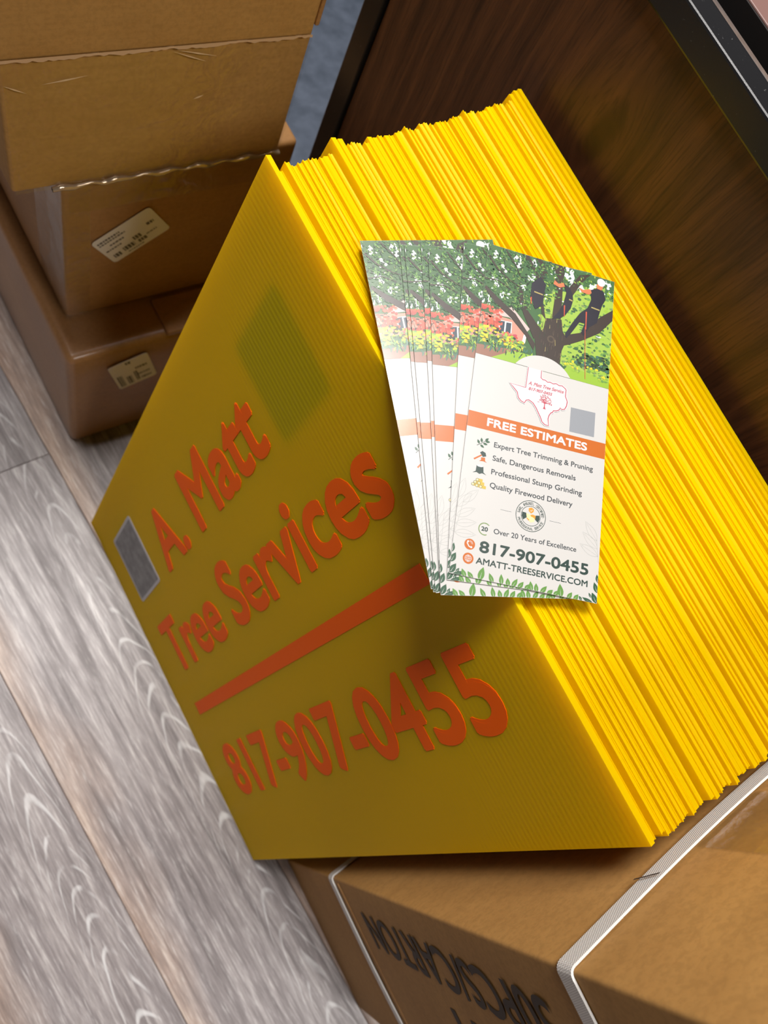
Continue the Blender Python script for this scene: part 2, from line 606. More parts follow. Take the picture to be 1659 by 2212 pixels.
# bottom box
B3 = (0.022, 0.565, 0.0)
b3 = empty('cardboard_box', (0.16, 0.70, 0))
tag(b3, 'film-wrapped brown cardboard box on the floor, bottom of the stack', 'box', 'stacked cardboard boxes')
def under(parent, o):
    o.location = o.location - parent.location
    return o
under(b3, soft_box('box_body', (0.021, 0.312), (0.565, 0.93), (0.0, 0.208), M['kraft3'], b3, 0.009, 0.003))
lo = b3.location
sticker(b3, lo, (0.0935, 0.154), 0.047, 0.062, math.radians(-16), 0.5615, 'box_label',
        [(-0.020, -0.014, -0.026, 0.002), (-0.010, -0.004, -0.026, -0.006), (0.000, 0.004, -0.024, 0.0),
         (0.004, 0.018, -0.012, -0.008), (0.004, 0.018, 0.004, 0.009), (-0.004, 0.002, 0.022, 0.028), (0.006, 0.018, -0.024, -0.019)])
# folded flap step on the front top edge
BM().box(0.132, 0.309, 0.5648, 0.6105, 0.2045, 0.2125).build('top_flap', M['kraft3'], b3, 0.0018).location = -lo

# middle box
b2 = empty('cardboard_box', (0.16, 0.76, 0.2095))
tag(b2, 'brown cardboard box with a tilted white shipping label, middle of the stack', 'box', 'stacked cardboard boxes')
lo = b2.location
under(b2, soft_box('box_body', (0.040, 0.268), (0.614, 0.93), (0.2095, 0.416), M['kraft2'], b2, 0.005, 0.002))
sticker(b2, lo, (0.1045, 0.3285), 0.0665, 0.0445, math.radians(-34), 0.6115, 'shipping_label',
        [(-0.030, -0.004, 0.014, 0.0165), (-0.030, -0.001, 0.0105, 0.0125), (-0.022, -0.006, 0.004, 0.006), (-0.030, -0.012, -0.002, 0.0),
         (-0.016, -0.003, -0.0145, -0.008), (-0.001, 0.008, -0.008, -0.002), (0.001, 0.011, -0.015, -0.010), (0.019, 0.027, 0.001, 0.005),
         (-0.028, -0.020, -0.016, -0.010), (0.012, 0.024, -0.010, -0.0085), (-0.014, 0.004, -0.019, -0.0175)])
# clear tape down the left corner and along the top front edge
BM().box(0.0388, 0.064, 0.6098, 0.6106, 0.214, 0.412).build('tape', M['tape'], b2).location = -lo
BM().box(0.0386, 0.0394, 0.6106, 0.675, 0.214, 0.412).build('tape', M['tape'], b2).location = -lo
BM().box(0.045, 0.262, 0.6098, 0.6106, 0.376, 0.4140).build('tape', M['tape'], b2).location = -lo

# top box
b1 = empty('cardboard_box', (0.13, 0.78, 0.417))
tag(b1, 'large kraft cardboard box with a taped crease, topmost of the stack', 'box', 'stacked cardboard boxes')
lo = b1.location
under(b1, soft_box('lower_body', (0.000, 0.241), (0.607, 0.96), (0.417, 0.545), M['kraft'], b1, 0.003, 0.0012))
up = soft_box('upper_body', (-0.003, 0.2385), (0.604, 0.963), (0.5405, 0.74), M['kraft'], b1, 0.003, 0.001)
under(b1, up)
# ragged lower rim of the upper half
rr = random.Random(3)
N = 70
top = [(-0.002 + 0.24 * i / N, 0.6030, 0.5428) for i in range(N + 1)]
rag = [(p[0], 0.6026, 0.5405 + rr.uniform(-0.0009, 0.0008) + 0.0006 * math.sin(i * 0.4)) for i, p in enumerate(top)]
bk = [(p[0], 0.6048, p[2]) for p in rag]
b = BM()
for i in range(N):
    b.poly([rag[i], rag[i + 1], top[i + 1], top[i]])
    b.poly([bk[i], bk[i + 1], rag[i + 1], rag[i]])
b.build('crease', M['torn'], b1).location = -lo
BM().box(0.2385, 0.2425, 0.604, 0.62, 0.549, 0.70).build('flap_edge', M['kraft2'], b1, 0.0012).location = -lo
# wide clear tape over the lower half, with ridges
BM().box(0.002, 0.240, 0.6046, 0.6052, 0.4175, 0.538).build('tape', M['tape'], b1).location = -lo
def wrinkle(x0, z0, x1, z1, w=0.0006):
    d = Vector((x1 - x0, 0, z1 - z0)); n = Vector((-d.z, 0, d.x)).normalized() * w
    a, c = Vector((x0, 0.6043, z0)), Vector((x1, 0.6043, z1))
    mid = Vector((0, -0.0009, 0))
    b = BM()
    b.poly([a, (a + c) / 2 - n, (a + c) / 2 + mid]); b.poly([(a + c) / 2 - n, c, (a + c) / 2 + mid])
    b.poly([c, (a + c) / 2 + n, (a + c) / 2 + mid]); b.poly([(a + c) / 2 + n, a, (a + c) / 2 + mid])
    b.build('tape_wrinkle', M['tape_ridge'], b1).location = -lo
M['tape_ridge'] = plain('tape_ridge', rgb(214, 180, 132), 0.15, 0.8)
for wv in ((0.027, 0.520, 0.060, 0.524), (0.125, 0.538, 0.158, 0.530), (0.122, 0.537, 0.150, 0.526),
           (0.002, 0.522, 0.017, 0.514), (0.143, 0.492, 0.152, 0.495)):
    wrinkle(*wv)
# rolled film edge under the box front
b = BM()
N = 60
for i in range(N + 1):
    t = i / N
    x = 0.03 + 0.21 * t
    z = 0.4178 + 0.0016 * math.sin(i * 0.9) * rr.uniform(0.2, 1)
    rad = 0.0022 + 0.0008 * math.sin(i * 0.53)
    for k in range(6):
        a = 2 * math.pi * k / 6
        b.v.append((x, 0.6038 + rad * math.cos(a), z + rad * math.sin(a)))
for i in range(N):
    for k in range(6):
        b.f.append([i * 6 + k, i * 6 + (k + 1) % 6, (i + 1) * 6 + (k + 1) % 6, (i + 1) * 6 + k]); b.mi.append(0)
M['film'] = plain('clear_film_roll', rgb(196, 176, 150), 0.14, 1.0, metal=0.55)
b.build('film_edge', M['film'], b1, smooth=True).location = -lo

# ------------------------------------------------------------------ strapped carton
CX0, CX1, CY0, CY1, CH = 0.035, 0.295, -0.207, -0.022, 0.77
carton = empty('strapped_carton', ((CX0 + CX1) / 2, (CY0 + CY1) / 2, 0))
tag(carton, 'tall brown carton with white woven straps and upside-down black print beside the signs', 'carton')
lo = carton.location
under(carton, soft_box('carton_body', (CX0, CX1), (CY0, CY1), (0, CH), M['carton'], carton, 0.0025, 0.0012, n=8))
def strap(zc, zsag, w=0.0125):
    # ring of cross sections round the carton
    o_ = 0.0012
    path = []
    def seg(p, q, n, bow=(0, 0)):
        for i in range(n):
            t = i / n
            s = math.sin(math.pi * t)
            path.append((p[0] + (q[0] - p[0]) * t + bow[0] * s, p[1] + (q[1] - p[1]) * t + bow[1] * s))
    x0, x1, y0, y1 = CX0 - o_, CX1 + o_, CY0 - o_, CY1 + o_
    r = 0.004
    def corner(cx, cy, a0):
        for i in range(5):
            a = math.radians(a0 - 90 * i / 4)
            path.append((cx + r * math.cos(a), cy + r * math.sin(a)))
    # clockwise seen from above, starting on the +y face
    seg((x0 + r, y1), (x1 - r, y1), 14, (0, 0.0035)); corner(x1 - r, y1 - r, 90)
    seg((x1, y1 - r), (x1, y0 + r), 8); corner(x1 - r, y0 + r, 0)
    seg((x1 - r, y0), (x0 + r, y0), 8); corner(x0 + r, y0 + r, -90)
    seg((x0, y0 + r), (x0, y1 - r), 10, (-0.0015, 0)); corner(x0 + r, y1 - r, 180)
    n = len(path)
    V, F, UV = [], [], []
    L = 0
    th = 0.0007
    for i, (x, y) in enumerate(path):
        px, py = path[i - 1]
        L += math.hypot(x - px, y - py) if i else 0
        nx, ny = path[(i + 1) % n]
        tx, ty = nx - px, ny - py
        tl = math.hypot(tx, ty) or 1
        ox, oy = -ty / tl * th, tx / tl * th
        dz = zsag(x, y)
        for (dd, zz) in ((1, -w / 2), (1, w / 2), (-1, w / 2), (-1, -w / 2)):
            V.append((x + dd * ox, y + dd * oy, zc + dz + zz)); UV.append((L, 0 if zz < 0 else 1))
    me = bpy.data.meshes.new('strap')
    for i in range(n):
        j = (i + 1) % n
        for k in range(4):
            F.append([i * 4 + k, j * 4 + k, j * 4 + (k + 1) % 4, i * 4 + (k + 1) % 4])
    me.from_pydata(V, [], F)
    uv = me.uv_layers.new(name='UVMap')
    for lp in me.loops:
        uv.data[lp.index].uv = UV[lp.vertex_index]
    # seam loop of uv: keep the last ring from wrapping across the whole pattern
    me.materials.append(M['strap'])
    o = link_obj('strap', me, carton)
    o.location = -lo
    return o
strap(0.588, lambda x, y: 0.0)
strap(0.182, lambda x, y: 0.0, 0.0115)
# pen mark on the strap
b = BM()
b.poly([(0.098, CY1 + 0.0062, 0.5815), (0.0995, CY1 + 0.0062, 0.5815), (0.108, CY1 + 0.0062, 0.5945), (0.1065, CY1 + 0.0062, 0.5945)])
b.build('strap_mark', M['ink'], carton).location = -lo
# centre seam tape on the face that looks at the signs
BM().box(0.139, 0.196, CY1 + 0.0014, CY1 + 0.0019, 0.592, 0.765).build('tape', M['tape'], carton).location = -lo
# print on the -x face: reading direction is down, letter tops point to -y
def carton_print(s, zs, ze, ybase, cap, bold):
    vs_, fs = text_data(s, 0, zs - ze, 0, cap, bold)
    b = BM()
    b.mesh([(CX0 - 0.0016, ybase - q[1], zs - q[0]) for q in vs_], fs)
    b.build('carton_print', M['ink'], carton).location = -lo
carton_print('50PCS/CARTON', 0.545, 0.236, -0.049, 0.034, 0.012)
carton_print('00H"', 0.480, 0.338, -0.104, 0.036, 0.012)
# scored fold line on the print face
BM().box(CX0 - 0.0014, CX0 - 0.0004, CY0 + 0.004, CY1 - 0.004, 0.200, 0.2016).build('crease', M['kraft2'], carton).location = -lo

# ------------------------------------------------------------------ yard signs
TH = math.radians(10.084)
SW, SL = 0.61, 0.456
U = Vector((math.sin(TH), 0, math.cos(TH)))
V_ = Vector((0, 1, 0))
Nn = Vector((-math.cos(TH), 0, math.sin(TH)))
NS = 50
THK = 0.00366
SLOPE = 0.13
DXT = 0.1920                      # spread of the stack along x
def sign_matrix(i, du=0.0, dv=0.0, rot=0.0):
    f = i / (NS - 1)
    gap = 0.0022 if i else 0.0      # the front sign stands a little proud of the rest
    o = Vector((f * DXT + gap, 0, f * DXT * SLOPE)) + U * du + V_ * dv
    mm = Matrix((U, V_, Nn)).transposed().to_4x4()
    mm.translation = o
    return mm @ Matrix.Rotation(rot, 4, 'Z')

def sheet_mesh(name, L, kind):
    """hollow-looking corrugated sheet: cross section in local x,z extruded along y; local z=0 is the front"""
    t, W = THK, SW
    s = 0.0006
    if kind == 0:
        prof = [(0, 0), (W, 0), (W, -t), (0, -t)]
    elif kind == 1:     # cut through a flute: two skins standing proud of a web
        prof = [(0, 0), (W, 0), (W, -s), (W - 0.0009, -s * 1.3), (W - 0.0009, -t + s * 1.3), (W - 0.0004, -t + s), (W - 0.0004, -t), (0, -t)]
    elif kind == 2:     # cut near a web
        prof = [(0, 0), (W - 0.0006, 0), (W, -s), (W - 0.0009, -t * 0.5), (W - 0.0004, -t + s), (W - 0.0012, -t), (0, -t)]
    else:               # front skin a touch taller
        prof = [(0, 0), (W + 0.0006, 0), (W + 0.0006, -s), (W - 0.0014, -s * 1.6), (W - 0.0006, -t), (0, -t)]
    n = len(prof)
    NY = 6
    V, F = [], []
    for j in range(NY + 1):
        y = L * j / NY
        for (x, z) in prof:
            V.append((x, y, z))
    for j in range(NY):
        for k in range(n):
            k2 = (k + 1) % n
            F.append([j * n + k, j * n + k2, (j + 1) * n + k2, (j + 1) * n + k])
    F.append(list(range(n)))
    F.append([NY * n + k for k in range(n)][::-1])
    me = bpy.data.meshes.new(name)
    me.from_pydata(V, [], F)
    me.materials.append(M['yellow'])
    me.update()
    return me
SHEETS = [sheet_mesh('yard_sign', 0.4485, k) for k in range(4)]
LONGER = sheet_mesh('yard_sign', 0.4555, 0)

front = link_obj('yard_sign', sheet_mesh('yard_sign', SL, 0))
front.matrix_world = sign_matrix(0)
tag(front, 'yellow corrugated plastic sign with orange lettering, front of the leaning stack', 'sign', 'yellow yard signs in the leaning stack')

PZ = 0.00035                      # thickness of the vinyl
def vinyl(name, layers, label=None):
    """raised vinyl cut-out on the front sign"""
    bm = bmesh.new()
    for li, (vs_, fs) in enumerate(layers):
        bv = [bm.verts.new((p[0], p[1], 0.0001)) for p in vs_]
        fc = []
        for q in fs:
            try:
                fc.append(bm.faces.new([bv[i] for i in q]))
            except ValueError:
                pass
        bm.normal_update()
        for f in fc:
            if f.normal.z < 0:
                f.normal_flip()
        r = bmesh.ops.extrude_face_region(bm, geom=fc)
        bmesh.ops.translate(bm, vec=(0, 0, PZ + li * 0.000012), verts=[e for e in r['geom'] if isinstance(e, bmesh.types.BMVert)])
    me = bpy.data.meshes.new(name)
    bm.to_mesh(me); bm.free()
    me.materials.append(M['orange'])
    o = link_obj(name, me, front)
    if label:
        o['label'] = label
    return o
for s, x0, x1, y0, cap, fat in (('A. Matt', 0.166, 0.461, 0.325, 0.062, 0.0021),
                                ('Tree Services', 0.055, 0.562, 0.231, 0.062, 0.0021),
                                ('817-907-0455', 0.066, 0.558, 0.0775, 0.0595, 0.0019)):
    lay = text_fat(s, x0, x1, y0, cap, fat)
    vs0, fs0 = lay[0]
    cuts = [1e9]
    if ' ' in s:                  # one part for each word: cut at the widest gap
        ext = sorted((min(vs0[i][0] for i in q), max(vs0[i][0] for i in q)) for q in fs0)
        hi, best = ext[0][1], (0, 0)
        for a, c_ in ext:
            best = max(best, (a - hi, (a + hi) / 2)); hi = max(hi, c_)
        cuts = [best[1], 1e9]
    lo_ = -1e9
    for cut in cuts:
        keep = [k for k, q in enumerate(fs0) if lo_ < vs0[q[0]][0] < cut]
        part = []
        for vs_, fs in lay:
            ids = sorted({i for k in keep for i in fs[k]})
            mp_ = {v: n_ for n_, v in enumerate(ids)}
            part.append(([vs_[i] for i in ids], [[mp_[i] for i in fs[k]] for k in keep]))
        vinyl('lettering', part, 'orange vinyl lettering')
        lo_ = cut
vinyl('underline_bar', [([(0.056, 0.179), (0.551, 0.179), (0.551, 0.1935), (0.056, 0.1935)], [[0, 1, 2, 3]])], 'orange vinyl bar')
# grey square sticker (front) and the same one on the back, seen through the plastic
M['sticker'] = NT('grey_square_print')
_t = M['sticker']
_t.set(_t.ramp(_t.noise(_t.coords(), 90, 2, 0.5), [(0.35, rgb(112, 112, 114)), (0.65, rgb(138, 138, 140))]), 0.45, 0.4)
M['sticker'] = _t.mat
M['sticker_rim'] = plain('sticker_border', rgb(190, 188, 194), 0.45)
def rounded(x0, x1, y0, y1, r):
    pts = []
    for cx, cy, a0 in ((x1 - r, y1 - r, 0), (x0 + r, y1 - r, 90), (x0 + r, y0 + r, 180), (x1 - r, y0 + r, 270)):
        for a in (0, 30, 60, 90):
            t = math.radians(a0 + a)
            pts.append((cx + r * math.cos(t), cy + r * math.sin(t)))
    return pts
M['back_print'] = plain('back_square_print', rgb(38, 58, 46), 0.6)
def square_sticker(x0, x1, y0, y1, z, sgn, name, mats=None):
    b = BM()
    def plate(pts, za, zb, mi):
        a = [(p[0], p[1], za) for p in pts]; c = [(p[0], p[1], zb) for p in pts]
        if zb < za: a, c = c, a
        b.poly(c, mi); b.poly(a[::-1], mi)
        for i in range(len(pts)):
            j = (i + 1) % len(pts)
            b.poly([a[i], a[j], c[j], c[i]], mi)
    plate(rounded(x0, x1, y0, y1, 0.004), z, z + sgn * 0.00025, 0)
    plate(rounded(x0 + 0.0035, x1 - 0.0035, y0 + 0.0035, y1 - 0.0035, 0.001), z + sgn * 0.00026, z + sgn * 0.00034, 1)
    o = b.build(name, mats or [M['sticker_rim'], M['sticker']], front)
    return o
square_sticker(0.047, 0.130, 0.328, 0.411, 0.0001, 1, 'square_sticker')['label'] = 'grey square sticker'
square_sticker(0.479, 0.557, 0.319, 0.402, -THK + 0.0005, 1, 'back_sticker', [M['back_print'], M['back_print']])['label'] = 'square sticker showing dark green through the plastic'
GROUP = 'yellow yard signs in the leaning stack'
LONG = {11: 0.0002, 12: -0.0012, 47: -0.003, 48: -0.0012, 49: -0.0006}
rs = random.Random(21)
for i in range(1, NS):
    kind = rs.choice((0, 1, 1, 2, 2, 3))
    o = link_obj('yard_sign', LONGER if i in LONG else SHEETS[kind])
    du = rs.gauss(0, 0.00045)
    dv = LONG.get(i, rs.uniform(-0.0022, 0.0010))
    if i == 1: du = -0.005
    if 2 <= i <= 10: du -= 0.0014 + 0.0002 * i
    if i == 11: du = 0.0006
    o.matrix_world = sign_matrix(i, du, dv, rs.gauss(0, 0.0004))
    if i == NS - 1:
        lb = 'yellow corrugated plastic sign leaning against the desk panel, rearmost of the stack'
    elif i == 11:
        lb = 'yellow corrugated plastic sign whose far corner sticks out of the stack near the front'
    elif i == 1:
        lb = 'yellow corrugated plastic sign directly behind the front printed sign'
    else:
        lb = 'yellow corrugated plastic sign packed inside the stack, only its top edge showing'
    tag(o, lb, 'sign', GROUP)

# ------------------------------------------------------------------ rack cards
CW, CHT, CT = 88.9, 215.9, 0.42      # millimetres
def pm(name, c, rough=0.38, spec=0.45):
    k_ = 0.51 if name in ('white', 'pale', 'orange') else 0.68
    c = tuple(v * k_ for v in c[:3]) + (1,)
    return NT('print_' + name).set(c, rough, spec, coat=0.55, coat_rough=0.17).mat
PC = {}
for nm, c in dict(white=(238, 236, 232), pale=(248, 248, 250), orange=(226, 116, 14), gdark=(36, 58, 34), gmid=(62, 104, 56), glight=(104, 152, 70),
                  glime=(160, 192, 74), sky=(232, 242, 240), bark=(58, 46, 38), bark2=(84, 70, 56), coral=(222, 96, 70), coral2=(196, 74, 62),
                  brick=(206, 148, 128), roof=(214, 190, 184), pane=(52, 66, 78), frame=(238, 236, 232), yel=(226, 208, 38), yel2=(238, 190, 40),
                  teal=(64, 112, 92), lawn=(150, 188, 54), soil=(150, 104, 84), navy=(30, 28, 42), skin=(214, 122, 78), helmet=(238, 236, 238),
                  rope=(206, 84, 56), red=(190, 70, 88), ink=(62, 68, 72), deep=(44, 66, 60), outline=(176, 178, 174), leafa=(48, 88, 62),
                  leafb=(98, 148, 66), amber=(226, 152, 40), log=(206, 178, 66), logend=(244, 226, 168), grey=(122, 128, 130), qr=(150, 154, 160),
                  khaki=(176, 160, 96), olive=(122, 148, 84)).items():
    PC[nm] = pm(nm, rgb(*c))
PN = list(PC)
def leaf(x, y, L, w, a, n=7):
    ca_, sa_ = math.cos(a), math.sin(a)
    pts = []
    for i in range(n + 1):
        t = i / n
        pts.append((t * L, w * math.sin(math.pi * t ** 0.85)))
    for i in range(n - 1, 0, -1):
        t = i / n
        pts.append((t * L, -w * math.sin(math.pi * t ** 0.85)))
    return [(x + p[0] * ca_ - p[1] * sa_, y + p[0] * sa_ + p[1] * ca_) for p in pts]
def circ(x, y, r, n=28, a0=0, a1=360):
    return [(x + r * math.cos(math.radians(a0 + (a1 - a0) * i / n)), y + r * math.sin(math.radians(a0 + (a1 - a0) * i / n))) for i in range(n + (0 if a1 - a0 == 360 else 1))]
def blob(x, y, rx, ry, rnd, n=18, j=0.28):
    return [(x + rx * math.cos(2 * math.pi * i / n) * (1 + rnd.uniform(-j, j)), y + ry * math.sin(2 * math.pi * i / n) * (1 + rnd.uniform(-j, j))) for i in range(n)]
def stroke(pts, w0, w1=None):
    w1 = w0 if w1 is None else w1
    Lp, Rp = [], []
    n = len(pts)
    for i, p in enumerate(pts):
        a = pts[max(0, i - 1)]; c = pts[min(n - 1, i + 1)]
        d = math.hypot(c[0] - a[0], c[1] - a[1]) or 1
        nx, ny = -(c[1] - a[1]) / d, (c[0] - a[0]) / d
        w = (w0 + (w1 - w0) * i / (n - 1)) / 2
        Lp.append((p[0] + nx * w, p[1] + ny * w)); Rp.append((p[0] - nx * w, p[1] - ny * w))
    return Lp + Rp[::-1]

class Print:
    """flat printed shapes, stacked in hair-thin layers (mm)"""
    def __init__(self):
        self.b = BM(); self.layer = 0; self.used = []; self.count = 0
    def mi(self, nm):
        if nm not in self.used: self.used.append(nm)
        return self.used.index(nm)
    def z(self):
        return CT + 0.012 + self.layer * 0.012
    def up(self):
        self.layer += 1
    def clip(self, p):
        return (min(CW - 0.05, max(0.05, p[0])), min(CHT - 0.05, max(0.05, p[1])))
    def poly(self, pts, nm):
        self.count += 1
        z = self.z() + (self.count % 18) * 0.0006
        pts = [self.clip(p) for p in pts]
        ar = sum(pts[i][0] * pts[(i + 1) % len(pts)][1] - pts[(i + 1) % len(pts)][0] * pts[i][1] for i in range(len(pts)))
        if ar < 0: pts = pts[::-1]
        self.b.poly([(p[0] * .001, p[1] * .001, z * .001) for p in pts], self.mi(nm))
    def quadstrip(self, pts, w0, w1, nm):
        """stroke as separate quads (safe for bent lines)"""
        s = stroke(pts, w0, w1); n = len(pts)
        for i in range(n - 1):
            self.poly([s[i], s[i + 1], s[2 * n - 2 - i], s[2 * n - 1 - i]], nm)
    def ring(self, x, y, r0, r1, nm, n=36, a0=0, a1=360):
        for i in range(n):
            t0 = math.radians(a0 + (a1 - a0) * i / n); t1 = math.radians(a0 + (a1 - a0) * (i + 1) / n)
            self.poly([(x + r0 * math.cos(t0), y + r0 * math.sin(t0)), (x + r1 * math.cos(t0), y + r1 * math.sin(t0)),
                       (x + r1 * math.cos(t1), y + r1 * math.sin(t1)), (x + r0 * math.cos(t1), y + r0 * math.sin(t1))], nm)
    def text(self, s, x0, x1, y0, cap, nm, bold=0.0, shear=0.0):
        vs_, fs = text_data(s, x0, x1, y0, cap, bold, shear)
        z = self.z() * .001
        self.b.mesh([(p[0] * .001, p[1] * .001, z) for p in vs_], fs, self.mi(nm))
    def fat(self, s, x0, x1, y0, cap, nm, fat, shear=0.0):
        for li, (vs_, fs) in enumerate(text_fat(s, x0, x1, y0, cap, fat, shear, 6)):
            z = (self.z() + li * 0.0006) * .001
            self.b.mesh([(p[0] * .001, p[1] * .001, z) for p in vs_], fs, self.mi(nm))
    def arctext(self, s, cx, cy, r, a0, a1, cap, nm, inside=False):
        n = len(s)
        z = self.z() * .001
        for i, chh in enumerate(s):
            if chh == ' ': continue
            w = cap * (0.32 if chh in 'I,.' else 0.66)
            vs_, fs = text_data(chh, -w / 2, w / 2, 0, cap, 0.012)
            a = math.radians(a0 + (a1 - a0) * i / (n - 1))
            c_, s_ = math.cos(a), math.sin(a)
            pts = []
            for p in vs_:
                if inside:   # letters stand on the lower arc, tops towards the centre
                    rr_ = r - p[1]; x = cx + rr_ * c_ + p[0] * -s_; y = cy + rr_ * s_ + p[0] * c_
                else:
                    rr_ = r + p[1]; x = cx + rr_ * c_ + p[0] * s_; y = cy + rr_ * s_ - p[0] * c_
                pts.append((x * .001, y * .001, z))
            self.b.mesh(pts, fs, self.mi(nm))
    def build(self, name, parent):
        o = self.b.build(name, [PC[u] for u in self.used], parent)
        return o

card = BM().box(0, CW * .001, 0, CHT * .001, 0, CT * .001).build('rack_card', [PC['white']])

# --- garden photograph on the upper third
ph = Print()
rp = random.Random(5)
PB = 136.6
ph.poly([(0, PB), (CW, PB), (CW, CHT), (0, CHT)], 'gmid'); ph.up()
# bright garden on the right
ph.poly([(40, PB), (CW, PB), (CW, 200), (70, 206), (40, 190)], 'glime'); ph.up()
for _ in range(520):
    x, y = rp.uniform(38, 89), rp.uniform(140, 208)
    ph.poly(blob(x, y, rp.uniform(.5, 1.9), rp.uniform(.4, 1.3), rp, 7), rp.choice(['glight', 'glight', 'glime', 'gmid', 'gmid', 'lawn', 'olive', 'glime', 'leafa', 'sky' if rp.random() < .35 else 'glight']))
ph.up()
# sky holes
for (x, y, r) in ((4, 208, 2.6), (12, 201, 2), (20, 209, 3), (30, 200, 2.4), (57, 212, 3), (62, 205, 4), (47, 211, 2), (74, 206, 2.4), (7, 190, 2.4), (3, 176, 3), (12, 181, 1.8), (27, 192, 2), (33, 212, 2), (84, 211, 2)):
    for _ in range(4):
        ph.poly(blob(x + rp.uniform(-r, r), y + rp.uniform(-r, r), r * .5, r * .7, rp, 9, .5), 'sky')
ph.up()
# house
ph.poly([(0, 151), (31, 153), (31, 165), (19, 166), (0, 166)], 'brick')
ph.poly([(8, 166), (19, 176), (33, 163), (31, 160), (19, 167)], 'roof'); ph.up()
ph.poly([(12.8, 155), (21.3, 156.6), (21, 164.2), (12.6, 163.4)], 'frame'); ph.up()
for (a, c_) in ((13.4, 16.3), (17.3, 20.6)):
    ph.poly([(a, 155.6), (c_, 156.2), (c_, 163.4), (a, 163)], 'pane')
ph.poly([(28.6, 152), (30.6, 152), (31.4, 158), (29.4, 158)], 'frame'); ph.up()
# lawn
ph.poly([(0, PB), (27, PB), (27, 146), (0, 143)], 'soil')
ph.poly([(10, PB), (34, PB), (38, 145), (24, 145)], 'lawn')
ph.poly([(55, PB), (CW, PB), (CW, 142), (60, 145)], 'lawn'); ph.up()
# red maple
for _ in range(110):
    x, y = rp.uniform(-2, 14), rp.uniform(155, 171.5)
    ph.poly(blob(x, y, rp.uniform(.7, 1.9), rp.uniform(.6, 1.3), rp, 7), rp.choice(['coral', 'coral', 'coral', 'coral2', 'brick', 'bark2']))
for _ in range(26):
    ph.poly(blob(rp.uniform(15, 25), rp.uniform(149.5, 156), rp.uniform(.8, 1.6), rp.uniform(.6, 1.2), rp, 7), rp.choice(['coral2', 'red', 'coral', 'soil']))
ph.up()
for x in (2, 5.5, 9.5):
    ph.quadstrip([(x, 150), (x + .4, 157), (x - .8, 163)], .5, .2, 'bark'); 
ph.up()
# shrubs
for _ in range(150):
    x = rp.uniform(-1, 30)
    y = rp.uniform(146, 158 - max(0, x - 10) * .32)
    ph.poly(blob(x, y, rp.uniform(.6, 1.7), rp.uniform(.5, 1.1), rp, 7), rp.choice(['yel', 'yel', 'yel2', 'lawn', 'glime', 'gdark', 'olive', 'glight']))
ph.up()
for _ in range(80):
    x = rp.uniform(-1, 36)
    y = rp.uniform(140, 147)
    ph.poly(leaf(x, y, rp.uniform(2, 4.6), rp.uniform(.3, .55), math.radians(rp.uniform(50, 130))), rp.choice(['teal', 'lawn', 'glight', 'glime', 'gdark', 'teal']))
ph.up()
# hedges at right
for _ in range(90):
    ph.poly(blob(rp.uniform(63, 88), rp.uniform(147, 157), rp.uniform(.7, 1.8), rp.uniform(.6, 1.3), rp, 7), rp.choice(['gdark', 'gdark', 'leafa', 'gmid', 'teal']))
ph.up()
for (x, y, r) in ((60, 149, 4), (77, 145, 3.4), (85, 143, 3.2), (66, 144, 2.2)):
    for _ in range(22):
        ph.poly(blob(x + rp.uniform(-r, r), y + rp.uniform(-r, r) * .8, rp.uniform(.6, 1.4), rp.uniform(.5, 1), rp, 7), rp.choice(['yel', 'glime', 'lawn', 'glight', 'olive']))
ph.up()
# big tree
ph.poly([(38.6, 140), (38.9, 145), (37.4, 153.7), (36.5, 159), (42, 166), (42.9, 174), (53.6, 176), (55, 168), (57, 165), (56.9, 159), (55.3, 154), (54.8, 144), (56, 140)], 'bark')
ph.poly([(37.4, 153.7), (22.6, 170.7), (10, 178), (1.5, 184.4), (0.5, 183), (8, 175), (20, 167), (30, 158), (36.5, 149)], 'bark')
ph.poly([(36, 157), (28, 172), (23.5, 182), (23.2, 190), (26, 190), (27, 183), (31, 175), (42, 163)], 'bark')
ph.poly([(52, 156), (60, 160), (68, 165), (80, 174), (88.9, 186), (88.9, 194), (80, 186), (68, 171), (57, 166)], 'bark')
ph.poly([(42.9, 173), (39, 190), (36, 203), (28, 215.5), (23, 215.8), (33, 204), (37, 190), (40, 176)], 'bark')
ph.poly([(38, 200), (42, 206), (37, 215.8), (33, 215.8)], 'bark')
ph.poly([(47, 176), (48, 195), (47, 206), (46, 215.8), (53.4, 215.8), (52.5, 205), (53, 190), (53, 176)], 'bark')
ph.poly([(53, 180), (57.5, 202), (64, 213), (71.5, 215.5), (66, 208), (60, 196), (56, 180)], 'bark'); ph.up()
for _ in range(46):
    x, y = rp.uniform(39, 55), rp.uniform(141, 174)
    ph.quadstrip([(x, y), (x + rp.uniform(-.4, .4), y + rp.uniform(2, 5))], .35, .2, rp.choice(['bark2', 'khaki', 'gdark', 'bark2']))
ph.poly(circ(47.5, 160, 2.6, 18), 'bark2'); ph.up()
ph.poly(circ(47.5, 160, 1.5, 14), 'bark'); ph.up()
# canopy leaves over the left half
for _ in range(760):
    x = rp.uniform(-1, 50) * (0.75 + .3 * rp.random())
    y = rp.uniform(172 + max(0, (x - 22)) * .6, 215)
    a = rp.uniform(0, 6.28)
    ph.poly(leaf(x, y, rp.uniform(1.2, 3.0), rp.uniform(.35, .75), a, 3), rp.choice(['gdark', 'gdark', 'gmid', 'gmid', 'leafa', 'glight', 'glight', 'sky' if rp.random() < .3 else 'olive']))
for _ in range(120):
    ph.poly(leaf(rp.uniform(40, 88), rp.uniform(200, 215), rp.uniform(1.2, 2.6), rp.uniform(.3, .6), rp.uniform(0, 6.28), 3), rp.choice(['glight', 'gmid', 'glime', 'leafa']))
ph.up()
